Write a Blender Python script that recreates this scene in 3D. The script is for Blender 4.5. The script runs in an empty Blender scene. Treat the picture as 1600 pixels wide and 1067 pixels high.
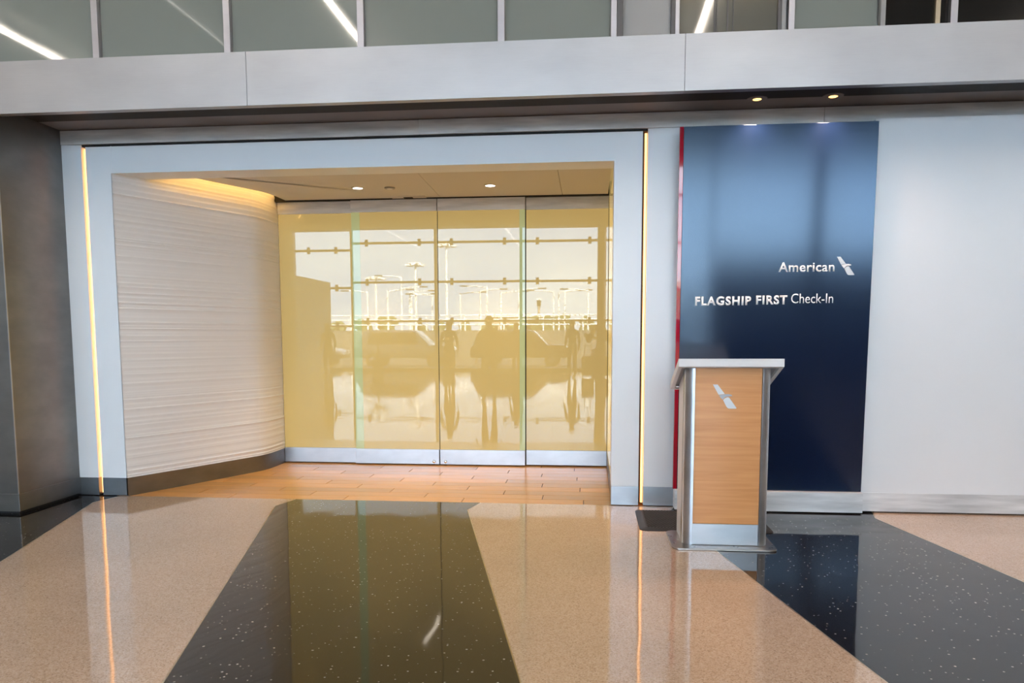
import bpy, bmesh, math, random
from mathutils import Vector, Matrix, noise as mnoise

# ------------------------------------------------------------------ camera
F, CX, CY, RX, RY, RZ = 1200.0, 800.6, 640.4, -.0956, -.0025, .1001
CAM = Vector((0.0, -5.8777, 1.3))
scene = bpy.context.scene
C = scene.collection


def rot(x, y, z):
    c, s = math.cos(RY), math.sin(RY); x, z = c*x - s*z, s*x + c*z
    c, s = math.cos(RX), math.sin(RX); y, z = c*y - s*z, s*y + c*z
    c, s = math.cos(RZ), math.sin(RZ); x, y = c*x - s*y, s*x + c*y
    return Vector((x, y, z))


def ray(u, v): return rot((u-CX)/F, 1.0, -(v-CY)/F)
def on_y(u, v, Y): d = ray(u, v); return CAM + d*((Y-CAM.y)/d.y)
def on_z(u, v, Z): d = ray(u, v); return CAM + d*((Z-CAM.z)/d.z)


cam_d = bpy.data.cameras.new('camera')
cam = bpy.data.objects.new('camera', cam_d); C.objects.link(cam)
cam_d.sensor_width = 36; cam_d.lens = F/1600*36
cam_d.shift_x = (800-CX)/1600; cam_d.shift_y = (CY-533.5)/1600
cam_d.clip_start = .02; cam_d.clip_end = 2000
rv, fv, uv = rot(1, 0, 0), rot(0, 1, 0), rot(0, 0, 1)
m = Matrix.Identity(4)
for i in range(3):
    m[i][0], m[i][1], m[i][2], m[i][3] = rv[i], uv[i], -fv[i], CAM[i]
cam.matrix_world = m
scene.camera = cam

# ------------------------------------------------------------------ light
scene.view_settings.view_transform = 'Standard'
scene.view_settings.look = 'None'
scene.view_settings.gamma = 1
scene.view_settings.use_curve_mapping = False
scene.view_settings.exposure = 0.92

world = bpy.data.worlds.new('sky'); scene.world = world; world.use_nodes = True
wn, wl = world.node_tree.nodes, world.node_tree.links
wn.clear()
wo = wn.new('ShaderNodeOutputWorld'); bg = wn.new('ShaderNodeBackground')
tc = wn.new('ShaderNodeTexCoord'); mp = wn.new('ShaderNodeMapping'); mp.inputs['Scale'].default_value = (1, 1, 3)
nz = wn.new('ShaderNodeTexNoise'); nz.inputs['Scale'].default_value = 3.2; nz.inputs['Detail'].default_value = 6
cr = wn.new('ShaderNodeValToRGB')
cr.color_ramp.elements[0].position = .36; cr.color_ramp.elements[0].color = (.47, .66, .97, 1)
cr.color_ramp.elements[1].position = .66; cr.color_ramp.elements[1].color = (.80, .94, 1.1, 1)
wl.new(tc.outputs['Generated'], mp.inputs['Vector']); wl.new(mp.outputs[0], nz.inputs['Vector'])
wl.new(nz.outputs['Fac'], cr.inputs['Fac']); wl.new(cr.outputs[0], bg.inputs['Color'])
bg.inputs['Strength'].default_value = 7.0
wl.new(bg.outputs[0], wo.inputs['Surface'])

sl = bpy.data.lights.new('sun', 'SUN'); sl.energy = 45; sl.angle = .02; sl.color = (1, .95, .87)
so = bpy.data.objects.new('sun', sl); C.objects.link(so)
so.rotation_euler = Vector((-.3, -.72, -.62)).to_track_quat('-Z', 'Y').to_euler()
so.location = (0, 10, 40)

# ------------------------------------------------------------------ materials
M = {}


def mat(name, col, rough=.5, metal=0, ior=1.5, coat=0, emit=None, estr=0, trans=0):
    mt = bpy.data.materials.new(name); mt.use_nodes = True
    b = mt.node_tree.nodes['Principled BSDF']
    b.inputs['Base Color'].default_value = (*col, 1)
    b.inputs['Roughness'].default_value = rough
    b.inputs['Metallic'].default_value = metal
    b.inputs['IOR'].default_value = ior
    b.inputs['Coat Weight'].default_value = coat
    b.inputs['Coat Roughness'].default_value = .01
    if emit:
        b.inputs['Emission Color'].default_value = (*emit, 1); b.inputs['Emission Strength'].default_value = estr
    M[name] = mt
    return mt


def nodes(name):
    t = M[name].node_tree
    return t, t.nodes, t.links, t.nodes['Principled BSDF']


def tex(nt, kind, scale, stretch=(1, 1, 1), coord='Object', **kw):
    n, l = nt.nodes, nt.links
    c = n.new('ShaderNodeTexCoord'); mp = n.new('ShaderNodeMapping'); mp.inputs['Scale'].default_value = stretch
    t = n.new('ShaderNodeTex'+kind); t.inputs['Scale'].default_value = scale
    for k, v in kw.items():
        t.inputs[k].default_value = v
    l.new(c.outputs[coord], mp.inputs['Vector']); l.new(mp.outputs[0], t.inputs['Vector'])
    return t


def ramp(nt, src, stops):
    r = nt.nodes.new('ShaderNodeValToRGB')
    e = r.color_ramp.elements
    while len(e) < len(stops): e.new(.5)
    for k, (p, c) in enumerate(stops):
        e[k].position = p; e[k].color = (*c, 1) if not isinstance(c, float) else (c, c, c, 1)
    nt.links.new(src, r.inputs['Fac'])
    return r


def bump(nt, src, dist, b, strength=1.0, normal=None):
    bp = nt.nodes.new('ShaderNodeBump'); bp.inputs['Distance'].default_value = dist; bp.inputs['Strength'].default_value = strength
    nt.links.new(src, bp.inputs['Height'])
    if normal: nt.links.new(normal, bp.inputs['Normal'])
    nt.links.new(bp.outputs[0], b.inputs['Normal'])
    return bp


def varied(name, c0, c1, scale, stretch=(1, 1, 1), p0=.3, p1=.7, detail=4, **kw):
    mat(name, c0, **kw)
    nt, n, l, b = nodes(name)
    t = tex(nt, 'Noise', scale, stretch, Detail=detail)
    r = ramp(nt, t.outputs['Fac'], [(p0, c0), (p1, c1)])
    l.new(r.outputs[0], b.inputs['Base Color'])
    return nt, t, b


def brushed(name, c0, c1, r0, r1, stretch=(2, 2, 60), blot=3.0, bst=(1, 1, 2)):
    nt, t, b = varied(name, c0, c1, blot, bst, .3, .75, 6, rough=.3, metal=1)
    g = tex(nt, 'Noise', 6, stretch, Detail=3)
    r = ramp(nt, g.outputs['Fac'], [(.25, r0), (.75, r1)])
    nt.links.new(r.outputs[0], b.inputs['Roughness'])
    return nt


# walls and panels
varied('panel_white', (.80, .83, .86), (.83, .855, .885), 1.2, rough=.28, ior=1.4)
mat('ripple_white', (.83, .83, .83), .55)
mat('ceiling_beige', (.68, .66, .62), .7)
mat('hall_ceiling', (.74, .74, .73), .8)
mat('hall_wall', (.55, .54, .52), .7)
mat('soffit_dark', (.20, .178, .174), .5)
mat('shadow_gap', (.012, .011, .011), .7)
brushed('steel', (.44, .45, .47), (.58, .59, .61), .30, .42)
brushed('steel_stained', (.52, .54, .56), (.93, .95, .97), .35, .5, (1, 1, 30), 2.0, (1, 1, 9))
M['steel_stained'].node_tree.nodes['Principled BSDF'].inputs['Metallic'].default_value = .12
brushed('steel_dark', (.20, .195, .19), (.27, .262, .25), .34, .45)
brushed('steel_mid', (.32, .33, .345), (.42, .43, .445), .32, .46)
brushed('steel_dull', (.20, .205, .215), (.28, .285, .295), .36, .5)
brushed('fascia_metal', (.38, .372, .38), (.45, .442, .45), .42, .52, (1, 1, 40), 1.6)
brushed('plate_metal', (.42, .39, .37), (.52, .49, .46), .25, .4)
brushed('mullion_metal', (.42, .40, .42), (.48, .46, .48), .4, .5)
mat('dark_frame', (.11, .10, .10), .5)
mat('opaque_grey', (.34, .33, .325), .35)

# terrazzo -----------------------------------------------------------
def terrazzo(name, base, alt, dark):
    mat(name, base, .045, ior=1.48 if dark else 1.62, coat=.06 if dark else .12)
    nt, n, l, b = nodes(name)
    b.inputs['Coat Roughness'].default_value = .02
    if dark:
        t = tex(nt, 'Voronoi', 36)
        mth = n.new('ShaderNodeMath'); mth.operation = 'SUBTRACT'
        sep = n.new('ShaderNodeSeparateColor'); l.new(t.outputs['Color'], sep.inputs[0])
        m2 = n.new('ShaderNodeMath'); m2.operation = 'MULTIPLY'; l.new(sep.outputs[0], m2.inputs[0]); m2.inputs[1].default_value = .2
        l.new(m2.outputs[0], mth.inputs[0]); l.new(t.outputs['Distance'], mth.inputs[1])
        r = ramp(nt, mth.outputs[0], [(0.0, 0.0), (.03, .55)])
        mx = n.new('ShaderNodeMix'); mx.data_type = 'RGBA'
        l.new(r.outputs[0], mx.inputs['Factor'])
        t2 = tex(nt, 'Noise', 90, Detail=3)
        r2 = ramp(nt, t2.outputs['Fac'], [(.35, base), (.7, alt)])
        l.new(r2.outputs[0], mx.inputs['A']); mx.inputs['B'].default_value = (.75, .70, .64, 1)
        l.new(mx.outputs['Result'], b.inputs['Base Color'])
    else:
        t = tex(nt, 'Voronoi', 190)
        sep = n.new('ShaderNodeSeparateColor'); l.new(t.outputs['Color'], sep.inputs[0])
        r = ramp(nt, sep.outputs[0], [(.0, (.46, .31, .22)), (.22, base), (.7, alt), (1.0, (.80, .62, .49))])
        t2 = tex(nt, 'Noise', .9, Detail=3)
        mx = n.new('ShaderNodeMix'); mx.data_type = 'RGBA'; mx.blend_type = 'MULTIPLY'; mx.inputs['Factor'].default_value = .35
        l.new(r.outputs[0], mx.inputs['A']); l.new(t2.outputs['Fac'], mx.inputs['B'])
        l.new(mx.outputs['Result'], b.inputs['Base Color'])
    w = tex(nt, 'Noise', 2.3, Detail=1)
    bump(nt, w.outputs['Fac'], .0016, b)
    cb = n.new('ShaderNodeBump'); cb.inputs['Distance'].default_value = .0016; l.new(w.outputs['Fac'], cb.inputs['Height'])
    l.new(cb.outputs[0], b.inputs['Coat Normal'])


terrazzo('terrazzo_tan', (.66, .47, .335), (.735, .54, .40), False)
terrazzo('terrazzo_dark', (.010, .009, .010), (.018, .016, .016), True)
mat('brass_strip', (.55, .46, .33), .3, .9)

# wood ---------------------------------------------------------------
def wood(name, c0, c1, stretch, rough, per_object=True):
    mat(name, c0, rough, ior=1.45, coat=.25)
    nt, n, l, b = nodes(name)
    b.inputs['Coat Roughness'].default_value = .12
    t = tex(nt, 'Noise', 3.2, stretch, Detail=6, Distortion=.4)
    r = ramp(nt, t.outputs['Fac'], [(.3, c0), (.72, c1)])
    if per_object:
        oi = n.new('ShaderNodeObjectInfo')
        hs = n.new('ShaderNodeHueSaturation')
        mr = n.new('ShaderNodeMapRange'); mr.inputs['To Min'].default_value = .82; mr.inputs['To Max'].default_value = 1.15
        l.new(oi.outputs['Random'], mr.inputs['Value']); l.new(mr.outputs[0], hs.inputs['Value'])
        l.new(r.outputs[0], hs.inputs['Color']); l.new(hs.outputs[0], b.inputs['Base Color'])
    else:
        l.new(r.outputs[0], b.inputs['Base Color'])


wood('plank_wood', (.66, .30, .075), (.80, .41, .13), (.8, 12, 12), .28)
wood('podium_wood', (.66, .29, .095), (.76, .37, .14), (.7, 8, 14), .42, False)

# glass --------------------------------------------------------------
mat('frosted_tan', (.33, .24, .085), .0, ior=1.5, coat=.22, emit=(1.0, .71, .26), estr=.17)  # emission put in for backlight; nothing lit stands behind the glass
mat('glass_green', (.25, .265, .115), .0, ior=1.5, coat=.22, emit=(.86, .88, .42), estr=.165)  # glow put into the material here too, in place of backlight
mat('upper_glass', (.23, .25, .23), .05, ior=1.5, coat=.6)
nt, n, l, b = nodes('upper_glass')
w = tex(nt, 'Noise', 1.3, (1, 1, 1), Detail=1); bump(nt, w.outputs['Fac'], .004, b)
mat('black_glass', (.004, .004, .004), .06)
mat('interior_glass', (.13, .125, .105), .05, coat=.6)
nt, n, l, b = nodes('interior_glass')
w = tex(nt, 'Noise', 1.3, (1, 1, 1), Detail=1); bump(nt, w.outputs['Fac'], .004, b)

gm = bpy.data.materials.new('window_glass'); gm.use_nodes = True; M['window_glass'] = gm
nt = gm.node_tree; nt.nodes.clear()
o = nt.nodes.new('ShaderNodeOutputMaterial'); mx = nt.nodes.new('ShaderNodeMixShader')
tr = nt.nodes.new('ShaderNodeBsdfTransparent'); tr.inputs[0].default_value = (.93, .96, .95, 1)
gl = nt.nodes.new('ShaderNodeBsdfGlossy'); gl.inputs['Roughness'].default_value = 0
mx.inputs[0].default_value = .06
nt.links.new(tr.outputs[0], mx.inputs[1]); nt.links.new(gl.outputs[0], mx.inputs[2]); nt.links.new(mx.outputs[0], o.inputs[0])

# lights and sign
WARM = (1.0, .60, .20)
mat('led_warm', (1, .8, .5), .5, emit=(1.0, .40, .10), estr=1.5)
mat('cove_led', (1, .8, .5), .5, emit=(1.0, .56, .16), estr=7)
mat('lamp_warm', (1, .85, .6), .5, emit=(1.0, .62, .22), estr=3)
mat('lamp_amber', (1, .85, .6), .5, emit=(1.0, .55, .16), estr=1.7)
mat('lamp_white', (1, .95, .9), .3, emit=(1.0, .90, .80), estr=6)
mat('line_light', (1, .95, .9), .5, emit=(1.0, .88, .74), estr=30)
mat('streak_glow', (1, .95, .9), .5, emit=(1.0, .93, .85), estr=2.5)
mat('sign_navy', (.004, .010, .034), .2, ior=1.68)
nt, n, l, b = nodes('sign_navy'); b.inputs['Anisotropic'].default_value = .82; b.inputs['Anisotropic Rotation'].default_value = .25
tg = n.new('ShaderNodeTangent'); tg.direction_type = 'RADIAL'; tg.axis = 'Z'; l.new(tg.outputs[0], b.inputs['Tangent'])
b.inputs['Specular Tint'].default_value = (.62, .80, 1.0, 1)
g = tex(nt, 'Noise', 8, (.6, 1, 40), Detail=3)
r = ramp(nt, g.outputs['Fac'], [(.3, .11), (.7, .135)]); l.new(r.outputs[0], b.inputs['Roughness'])
mat('sign_red', (.38, .002, .018), .05, coat=.5)
mat('sign_edge', (.01, .01, .012), .4)
mat('letter_white', (.94, .94, .95), .7)
mat('logo_pale', (.72, .76, .80), .3)
mat('logo_grey', (.45, .48, .52), .3)
mat('podium_white', (.80, .78, .78), .4)
mat('podium_under', (.40, .40, .41), .5)
mat('rubber_black', (.015, .014, .014), .5)
mat('screw_steel', (.8, .82, .85), .15, 1)


# ------------------------------------------------------------------ mesh helpers
class G:
    def __init__(s): s.v, s.f, s.m = [], [], []

    def add(s, vs, fs, mi=0):
        o = len(s.v); s.v += [tuple(p) for p in vs]
        s.f += [tuple(o+i for i in q) for q in fs]; s.m += [mi]*len(fs); return s

    def box(s, a, b, mi=0):
        (x0, y0, z0), (x1, y1, z1) = a, b
        vs = [(x0, y0, z0), (x1, y0, z0), (x1, y1, z0), (x0, y1, z0), (x0, y0, z1), (x1, y0, z1), (x1, y1, z1), (x0, y1, z1)]
        return s.add(vs, [(0, 3, 2, 1), (4, 5, 6, 7), (0, 1, 5, 4), (1, 2, 6, 5), (2, 3, 7, 6), (3, 0, 4, 7)], mi)

    def prism(s, poly, axis, a, b, mi=0):
        """extrude a 2-D polygon along an axis ('x','y','z') from a to b"""
        def P(p, t):
            return {'x': (t, p[0], p[1]), 'y': (p[0], t, p[1]), 'z': (p[0], p[1], t)}[axis]
        n = len(poly)
        vs = [P(p, a) for p in poly]+[P(p, b) for p in poly]
        fs = [tuple(range(n)), tuple(range(2*n-1, n-1, -1))]+[(i, i+n, (i+1) % n+n, (i+1) % n) for i in range(n)]
        return s.add(vs, fs, mi)

    def tube(s, pts, r, n=10, mi=0, caps=True):
        pts = [Vector(p) for p in pts]; rs = r if isinstance(r, (list, tuple)) else [r]*len(pts)
        vs = []
        for i, p in enumerate(pts):
            d = (pts[min(i+1, len(pts)-1)]-pts[max(i-1, 0)]).normalized()
            a = d.cross(Vector((0, 0, 1))) if abs(d.z) < .95 else d.cross(Vector((1, 0, 0)))
            a.normalize(); c = d.cross(a)
            vs += [p+(a*math.cos(2*math.pi*k/n)+c*math.sin(2*math.pi*k/n))*rs[i] for k in range(n)]
        fs = []
        for i in range(len(pts)-1):
            fs += [(i*n+k, i*n+(k+1) % n, (i+1)*n+(k+1) % n, (i+1)*n+k) for k in range(n)]
        if caps:
            fs += [tuple(range(n-1, -1, -1)), tuple(range((len(pts)-1)*n, len(pts)*n))]
        return s.add(vs, fs, mi)

    def lathe(s, prof, n=24, mi=0, axis='z', c=(0, 0, 0)):
        vs = []
        for r, h in prof:
            for k in range(n):
                a = 2*math.pi*k/n
                p = (r*math.cos(a), r*math.sin(a), h) if axis == 'z' else (r*math.cos(a), h, r*math.sin(a)) if axis == 'y' else (h, r*math.cos(a), r*math.sin(a))
                vs.append((p[0]+c[0], p[1]+c[1], p[2]+c[2]))
        fs = []
        for i in range(len(prof)-1):
            fs += [(i*n+k, i*n+(k+1) % n, (i+1)*n+(k+1) % n, (i+1)*n+k) for k in range(n)]
        fs += [tuple(range(n-1, -1, -1)), tuple(range((len(prof)-1)*n, len(prof)*n))]
        return s.add(vs, fs, mi)

    def build(s, name, mats, parent=None, bevel=0, smooth=False, seg=2):
        me = bpy.data.meshes.new(name); me.from_pydata(s.v, [], s.f)
        for q in (mats if isinstance(mats, (list, tuple)) else [mats]):
            me.materials.append(M[q])
        me.polygons.foreach_set('material_index', s.m)
        bm = bmesh.new(); bm.from_mesh(me)
        bmesh.ops.recalc_face_normals(bm, faces=bm.faces)
        if bevel:
            es = [e for e in bm.edges if len(e.link_faces) == 2 and e.calc_face_angle(0) > .6]
            bmesh.ops.bevel(bm, geom=es, offset=bevel, segments=seg, profile=.5, affect='EDGES', clamp_overlap=True)
        bm.to_mesh(me); bm.free()
        if smooth:
            me.polygons.foreach_set('use_smooth', [True]*len(me.polygons))
            me.set_sharp_from_angle(angle=.6)
        o = bpy.data.objects.new(name, me); C.objects.link(o)
        if parent: o.parent = parent
        return o


def box(name, a, b, mt, parent=None, bevel=0):
    return G().box(a, b).build(name, mt, parent, bevel)


def tag(o, label=None, cat=None, group=None, kind=None):
    if label: o['label'] = label
    if cat: o['category'] = cat
    if group: o['group'] = group
    if kind: o['kind'] = kind
    return o


def empty(name, loc=(0, 0, 0), rz=0):
    e = bpy.data.objects.new(name, None); e.empty_display_size = .1
    e.location = loc; e.rotation_euler = (0, 0, rz); C.objects.link(e); return e


def struct(o, label, cat): return tag(o, label, cat, None, 'structure')


def copy_tree(o, parent=None):
    c = o.copy(); C.objects.link(c)
    if parent is not None: c.parent = parent
    for ch in list(o.children): copy_tree(ch, c)
    return c


# ------------------------------------------------------------------ measured frame
YG = 1.738                  # glass plane of the entrance
X_L, X_R = -3.7765, .172    # opening of the portal
Z_O, Z_P = 2.59, 2.797      # opening top, portal top
Z_S, Z_F = 2.868, 3.222     # fascia bottom and top
Y_F = -.68                  # fascia front
ZB = .150                   # skirting height
YW = -20.0                  # window wall behind the camera
HX0, HX1 = -15.0, 20.0      # hall ends
HZ = 6.8
CEIL = 2.655

# ------------------------------------------------------------------ floor
floor = struct(box('floor', (HX0, YW-.15, -.16), (HX1, .30, -.006), 'shadow_gap'), 'polished terrazzo hall floor in tan and black bands', 'floor')


def edge_x(k, y):
    """x of band border k (0..) at depth y: borders fan out slightly and jog near the wall"""
    x0 = [-3.90, -2.407, -.904, .585, 2.039, 3.53, 5.02, 6.5, 8.0, 9.5, 11, 12.5, 14, 15.5][k] if k >= 0 else -3.90+1.49*k
    sl = [-.315, -.273, -.23, -.198, -.18, -.17, -.16, -.15, -.15, -.15, -.15, -.15, -.15, -.15][k] if k >= 0 else -.33
    if y > -.26: return x0+.045*(y+.26)/.26*1.4
    return x0+sl*(y+.26)


YB, YT = YW+.02, .0
borders = list(range(-9, 14))
for i in range(len(borders)-1):
    a, b_ = borders[i], borders[i+1]
    g = G()
    pts = []
    for y in (YB, -.26, YT): pts.append((edge_x(a, y)+.0035, y))
    for y in (YT, -.26, YB): pts.append((edge_x(b_, y)-.0035, y))
    pts = [(min(max(p[0], HX0+.01), HX1-.01), p[1]) for p in pts]
    if max(p[0] for p in pts)-min(p[0] for p in pts) < .05: continue
    g.prism(pts[::-1], 'z', -.008, 0)
    g.build('terrazzo_band', 'terrazzo_dark' if (a % 2) else 'terrazzo_tan', floor)
    st = G(); q = [(edge_x(b_, y)-.0035, y) for y in (YB, -.26, YT)]+[(edge_x(b_, y)+.0035, y) for y in (YT, -.26, YB)]
    if all(HX0 < p[0] < HX1 for p in q):
        st.prism(q[::-1], 'z', -.008, .0002).build('divider_strip', 'brass_strip', floor)

# wood floor of the recess: one object per plank
wfloor = struct(box('floor_entrance', (X_L-.15, .302, -.16), (.5, 2.3, -.006), 'shadow_gap'), 'honey coloured plank floor in the entrance recess', 'floor')
random.seed(4)
ROWS, PW, PL = 11, .165, .96
cache = {}
for r_ in range(ROWS+1):
    y0 = .002+r_*PW
    off = (r_*.345) % 1*PL
    x = X_L-.1-off
    while x < .42:
        a, b_ = max(x, X_L-.1), min(x+PL-.006, .42)
        if b_-a > .03:
            L = round(b_-a, 4)
            if L not in cache:
                o = box('plank', (0, 0, -.012), (L, PW-.0045, -.0002), 'plank_wood', wfloor, .0012); cache[L] = o.data
            else:
                o = bpy.data.objects.new('plank', cache[L]); C.objects.link(o); o.parent = wfloor
            o.location = (a, y0, 0)
        x += PL

# ------------------------------------------------------------------ portal and walls
portal = G()
U = [(-3.982, ZB), (-3.982, Z_P), (.379, Z_P), (.379, ZB), (X_R, ZB), (X_R, Z_O), (X_L, Z_O), (X_L, ZB)]
portal.prism(U, 'y', 0, .26)
portal = struct(portal.build('wall_portal', 'panel_white'), 'white portal surround of the entrance recess', 'wall')
box('skirting', (-3.982, -.004, .006), (X_L, .25, ZB), 'steel_dull', portal)
box('skirting', (X_R, -.004, .006), (.379, .25, ZB), 'steel_mid', portal)

wl_ = struct(box('wall_left', (-4.25, 0, ZB), (-4.018, .26, 2.815), 'panel_white'), 'narrow white wall panel beside the dark metal column', 'wall')
box('skirting', (-4.25, -.004, .006), (-4.018, .25, ZB), 'steel_dull', wl_)
wm = struct(box('wall_middle', (.416, 0, ZB), (.70, .26, 2.815), 'panel_white'), 'narrow white wall panel between light strip and navy sign', 'wall')
box('skirting', (.416, -.004, .006), (.66, .25, ZB), 'steel_mid', wm)
wr = struct(box('wall_right', (1.99, -.083, ZB), (HX1, .26, 2.815), 'panel_white'), 'wide plain white wall beyond the navy sign', 'wall')
box('skirting', (1.992, -.089, .012), (HX1, .2, ZB), 'steel_stained', wr)
box('wall_backing', (.40, .14, 0), (2.1, .26, 2.95), 'shadow_gap', wr)

# unseen blocks behind the facade, added to stop light leaks
for nm_, a_, b__, lb_ in (('leak_block_left', (HX0, .262, -.1), (-3.86, 2.6, HZ), 'unseen block against light leaks behind the column side'), ('leak_block_right', (.43, .262, -.1), (HX1, 2.6, HZ), 'unseen block against light leaks behind the sign side'),
                          ('leak_block_top', (-3.858, .262, 2.87), (.428, 2.6, HZ), 'unseen block against light leaks above the recess'), ('leak_block_back', (-3.858, 2.302, -.1), (.428, 2.6, 2.868), 'unseen block against light leaks behind the doors')):
    struct(box(nm_, a_, b__, 'shadow_gap'), lb_, 'wall')

# shadow gap and warm light strips beside the portal
for nm, xa, xb, lab in (('light_strip', -4.012, -3.996, 'warm vertical light strip beside the narrow panel at the metal column'),
                        ('light_strip', .396, .412, 'warm vertical light strip between portal and navy sign')):
    e = empty(nm, ((xa+xb)/2, .03, .02))
    G().box((-(xb-xa)/2, 0, 0), ((xb-xa)/2, .02, 2.77)).build('diffuser', 'led_warm', e)
    G().box((-.022, .022, 0), (.022, .06, 2.775)).build('channel', 'shadow_gap', e)
    tag(e, lab, 'light')

# metal band over the wall, made of plates
band = struct(box('trim_wall_band', (-4.3, .012, 2.80), (HX1, .26, 2.93), 'shadow_gap'), 'stained metal band above the white wall', 'trim')
xs = [-4.24, -1.295, 1.66, 4.6, 7.5, 10.5, 13.5, 16.5, HX1]
for i in range(len(xs)-1):
    box('band_plate', (xs[i]+.0015, -.006 if i < 1 else -.012, 2.818), (xs[i+1]-.0015, .02, 2.925), 'steel_stained', band, .001)

# ------------------------------------------------------------------ fascia, soffit, upper storey
fas = struct(box('trim_fascia', (HX0, Y_F+.012, Z_S+.06), (HX1, -.25, Z_F-.01), 'shadow_gap'), 'brushed silver fascia beam running above the entrance', 'trim')
fx = [-9.0, -5.26, -2.331, .596, 3.52, 6.45, 9.4, 12.3, 15.2, HX1]
fx = [HX0]+fx
for i in range(len(fx)-1):
    g = G()
    a, b_ = fx[i]+.0012, fx[i+1]-.0012
    g.prism([(Y_F, Z_S), (Y_F, Z_F), (-.3, Z_F), (-.3, Z_F-.01), (Y_F+.012, Z_F-.01), (Y_F+.012, Z_S+.012), (Y_F+.06, Z_S+.012), (Y_F+.06, Z_S)], 'x', a, b_)
    g.build('fascia_panel', 'fascia_metal', fas, .0008)
soff = struct(box('ceiling_soffit', (-4.2, Y_F+.02, 2.93), (HX1, .2, 2.99), 'soffit_dark'), 'dark soffit under the metal fascia', 'ceiling')

# column on the left
col = struct(box('wall_column', (-6.5, Y_F-.004, .02), (-4.184, .26, 2.93), 'steel_dark'), 'dark brushed metal column at the end of the wall', 'column')
box('skirting', (-6.52, Y_F-.016, .02), (-4.175, .25, ZB), 'steel_dark', col, .002)
box('toe_recess', (-6.5, Y_F+.01, 0), (-4.20, .2, .02), 'shadow_gap', col)
box('corner_trim', (-4.187, Y_F-.009, ZB), (-4.181, Y_F-.001, Z_S), 'steel', col)
wl2 = struct(box('wall_far_left', (HX0, -.02, 0), (-6.5, .26, 2.93), 'hall_wall'), 'grey wall beyond the metal column', 'wall')

# upper storey glazing
YU = -.30
up = struct(box('wall_upper', (HX0, YU+.05, Z_F-.02), (HX1, .26, HZ), 'hall_wall'), 'upper wall behind the glazing above the fascia', 'wall')


def pane(n_, x0, x1, mt, lab, z1=5.0):
    e = empty('window_%d' % n_, ((x0+x1)/2, YU, Z_F)); w_ = (x1-x0)/2
    G().box((-w_, .015, 0), (w_, .045, z1-Z_F)).build('pane', mt, e)
    struct(e, lab, 'window'); return e


def mullion(e, x, w_, mt='mullion_metal'):
    cx = x-e.location.x
    G().box((cx-w_/2, -.03, 0), (cx+w_/2, .014, 1.8)).build('mullion', mt, e, .002)


UX = [-3.635, -2.625, -1.635, -.63, .15]
left = [-10.6, -9.6, -8.6, -7.6, -6.62, -5.62, -4.63]
allx = left+UX
k = 10
for i in range(len(allx)-1):
    e = pane(k, allx[i]+.022, allx[i+1]-.022, 'upper_glass', 'grey green glazing panel above the fascia'); k += 1
    e['group'] = 'grey green upper glazing panels'
    mullion(e, allx[i+1], .048 if i < len(allx)-2 else .04)
e = pane(k, .215, .545, 'opaque_grey', 'grey opaque infill panel above the fascia', 5); k += 1
mullion(e, .193, .042, 'dark_frame'); mullion(e, .553, .03, 'dark_frame'); mullion(e, .58, .028)
e = pane(k, .60, 1.30, 'interior_glass', 'dim interior window with warm lit top bar above the fascia'); k += 1
G().box((-.35, -.012, .405), (.30, .012, .435)).build('lit_bar', 'lamp_warm', e)
for xx, w_ in ((.83-.95, .008), (.845-.95, .004), (.915-.95, .008), (.955-.95, .004)):
    G().box((xx, .005, 0), (xx+w_, .0145, .40)).build('glazing_bead', 'dark_frame', e)
G().box((.30, -.01, 0), (.325, .0145, 1.7)).build('jamb', 'dark_frame', e); G().box((.325, -.016, 0), (.35, .0145, 1.7)).build('jamb', 'opaque_grey', e)
mullion(e, 1.335, .04)
e = pane(k, 1.358, 1.90, 'upper_glass', 'grey green glazing panel next to the black window'); k += 1
mullion(e, 1.925, .032, 'opaque_grey')
e = pane(k, 1.94, 2.355, 'black_glass', 'black window pane with a thin tan upright above the navy sign'); k += 1
G().box((2.265-2.1475, -.01, 0), (2.295-2.1475, .0145, 1.7)).build('tan_upright', 'brass_strip', e)
mullion(e, 2.375, .045)
e = pane(k, 2.40, 6.0, 'black_glass', 'wide black window pane above the plain white wall'); k += 1
mullion(e, 6.02, .045)
e = pane(k, 6.05, 18.0, 'upper_glass', 'long grey green glazing beyond the black windows'); k += 1

# soffit downlights
for u, v, lab in ((1183, 153.5, 'recessed amber downlight in dark soffit over the lettered half of sign'), (1302, 149, 'recessed amber downlight in dark soffit near the plain wall edge')):
    p = on_z(u, v, 2.93)
    e = empty('downlight', (p.x, p.y, 2.93))
    G().lathe([(.068, -.001), (.068, -.006), (.050, -.008), (.036, -.0082)], 28).build('trim_ring', 'soffit_dark', e, smooth=True)
    G().lathe([(.030, -.0085), (.027, -.010), (.02, -.0105)], 24).build('lens', 'lamp_amber', e, smooth=True)
    sp = bpy.data.lights.new('downlight_beam', 'SPOT'); sp.energy = 42; sp.spot_size = 2.2; sp.spot_blend = .9; sp.color = (1, .64, .46); sp.shadow_soft_size = .05
    so_ = bpy.data.objects.new('downlight_beam', sp); C.objects.link(so_); so_.parent = e; so_.location = (0, 0, -.02)
    tag(e, lab, 'light')

# ------------------------------------------------------------------ entrance recess
# plan of the rippled wall
base = [(-3.772, .0), (-3.536, .48), (-3.365, .85), (-3.215, 1.175), (-3.178, 1.27), (-3.158, 1.37), (-3.150, 1.48), (-3.148, 1.60), (-3.148, 1.80)]


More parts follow.
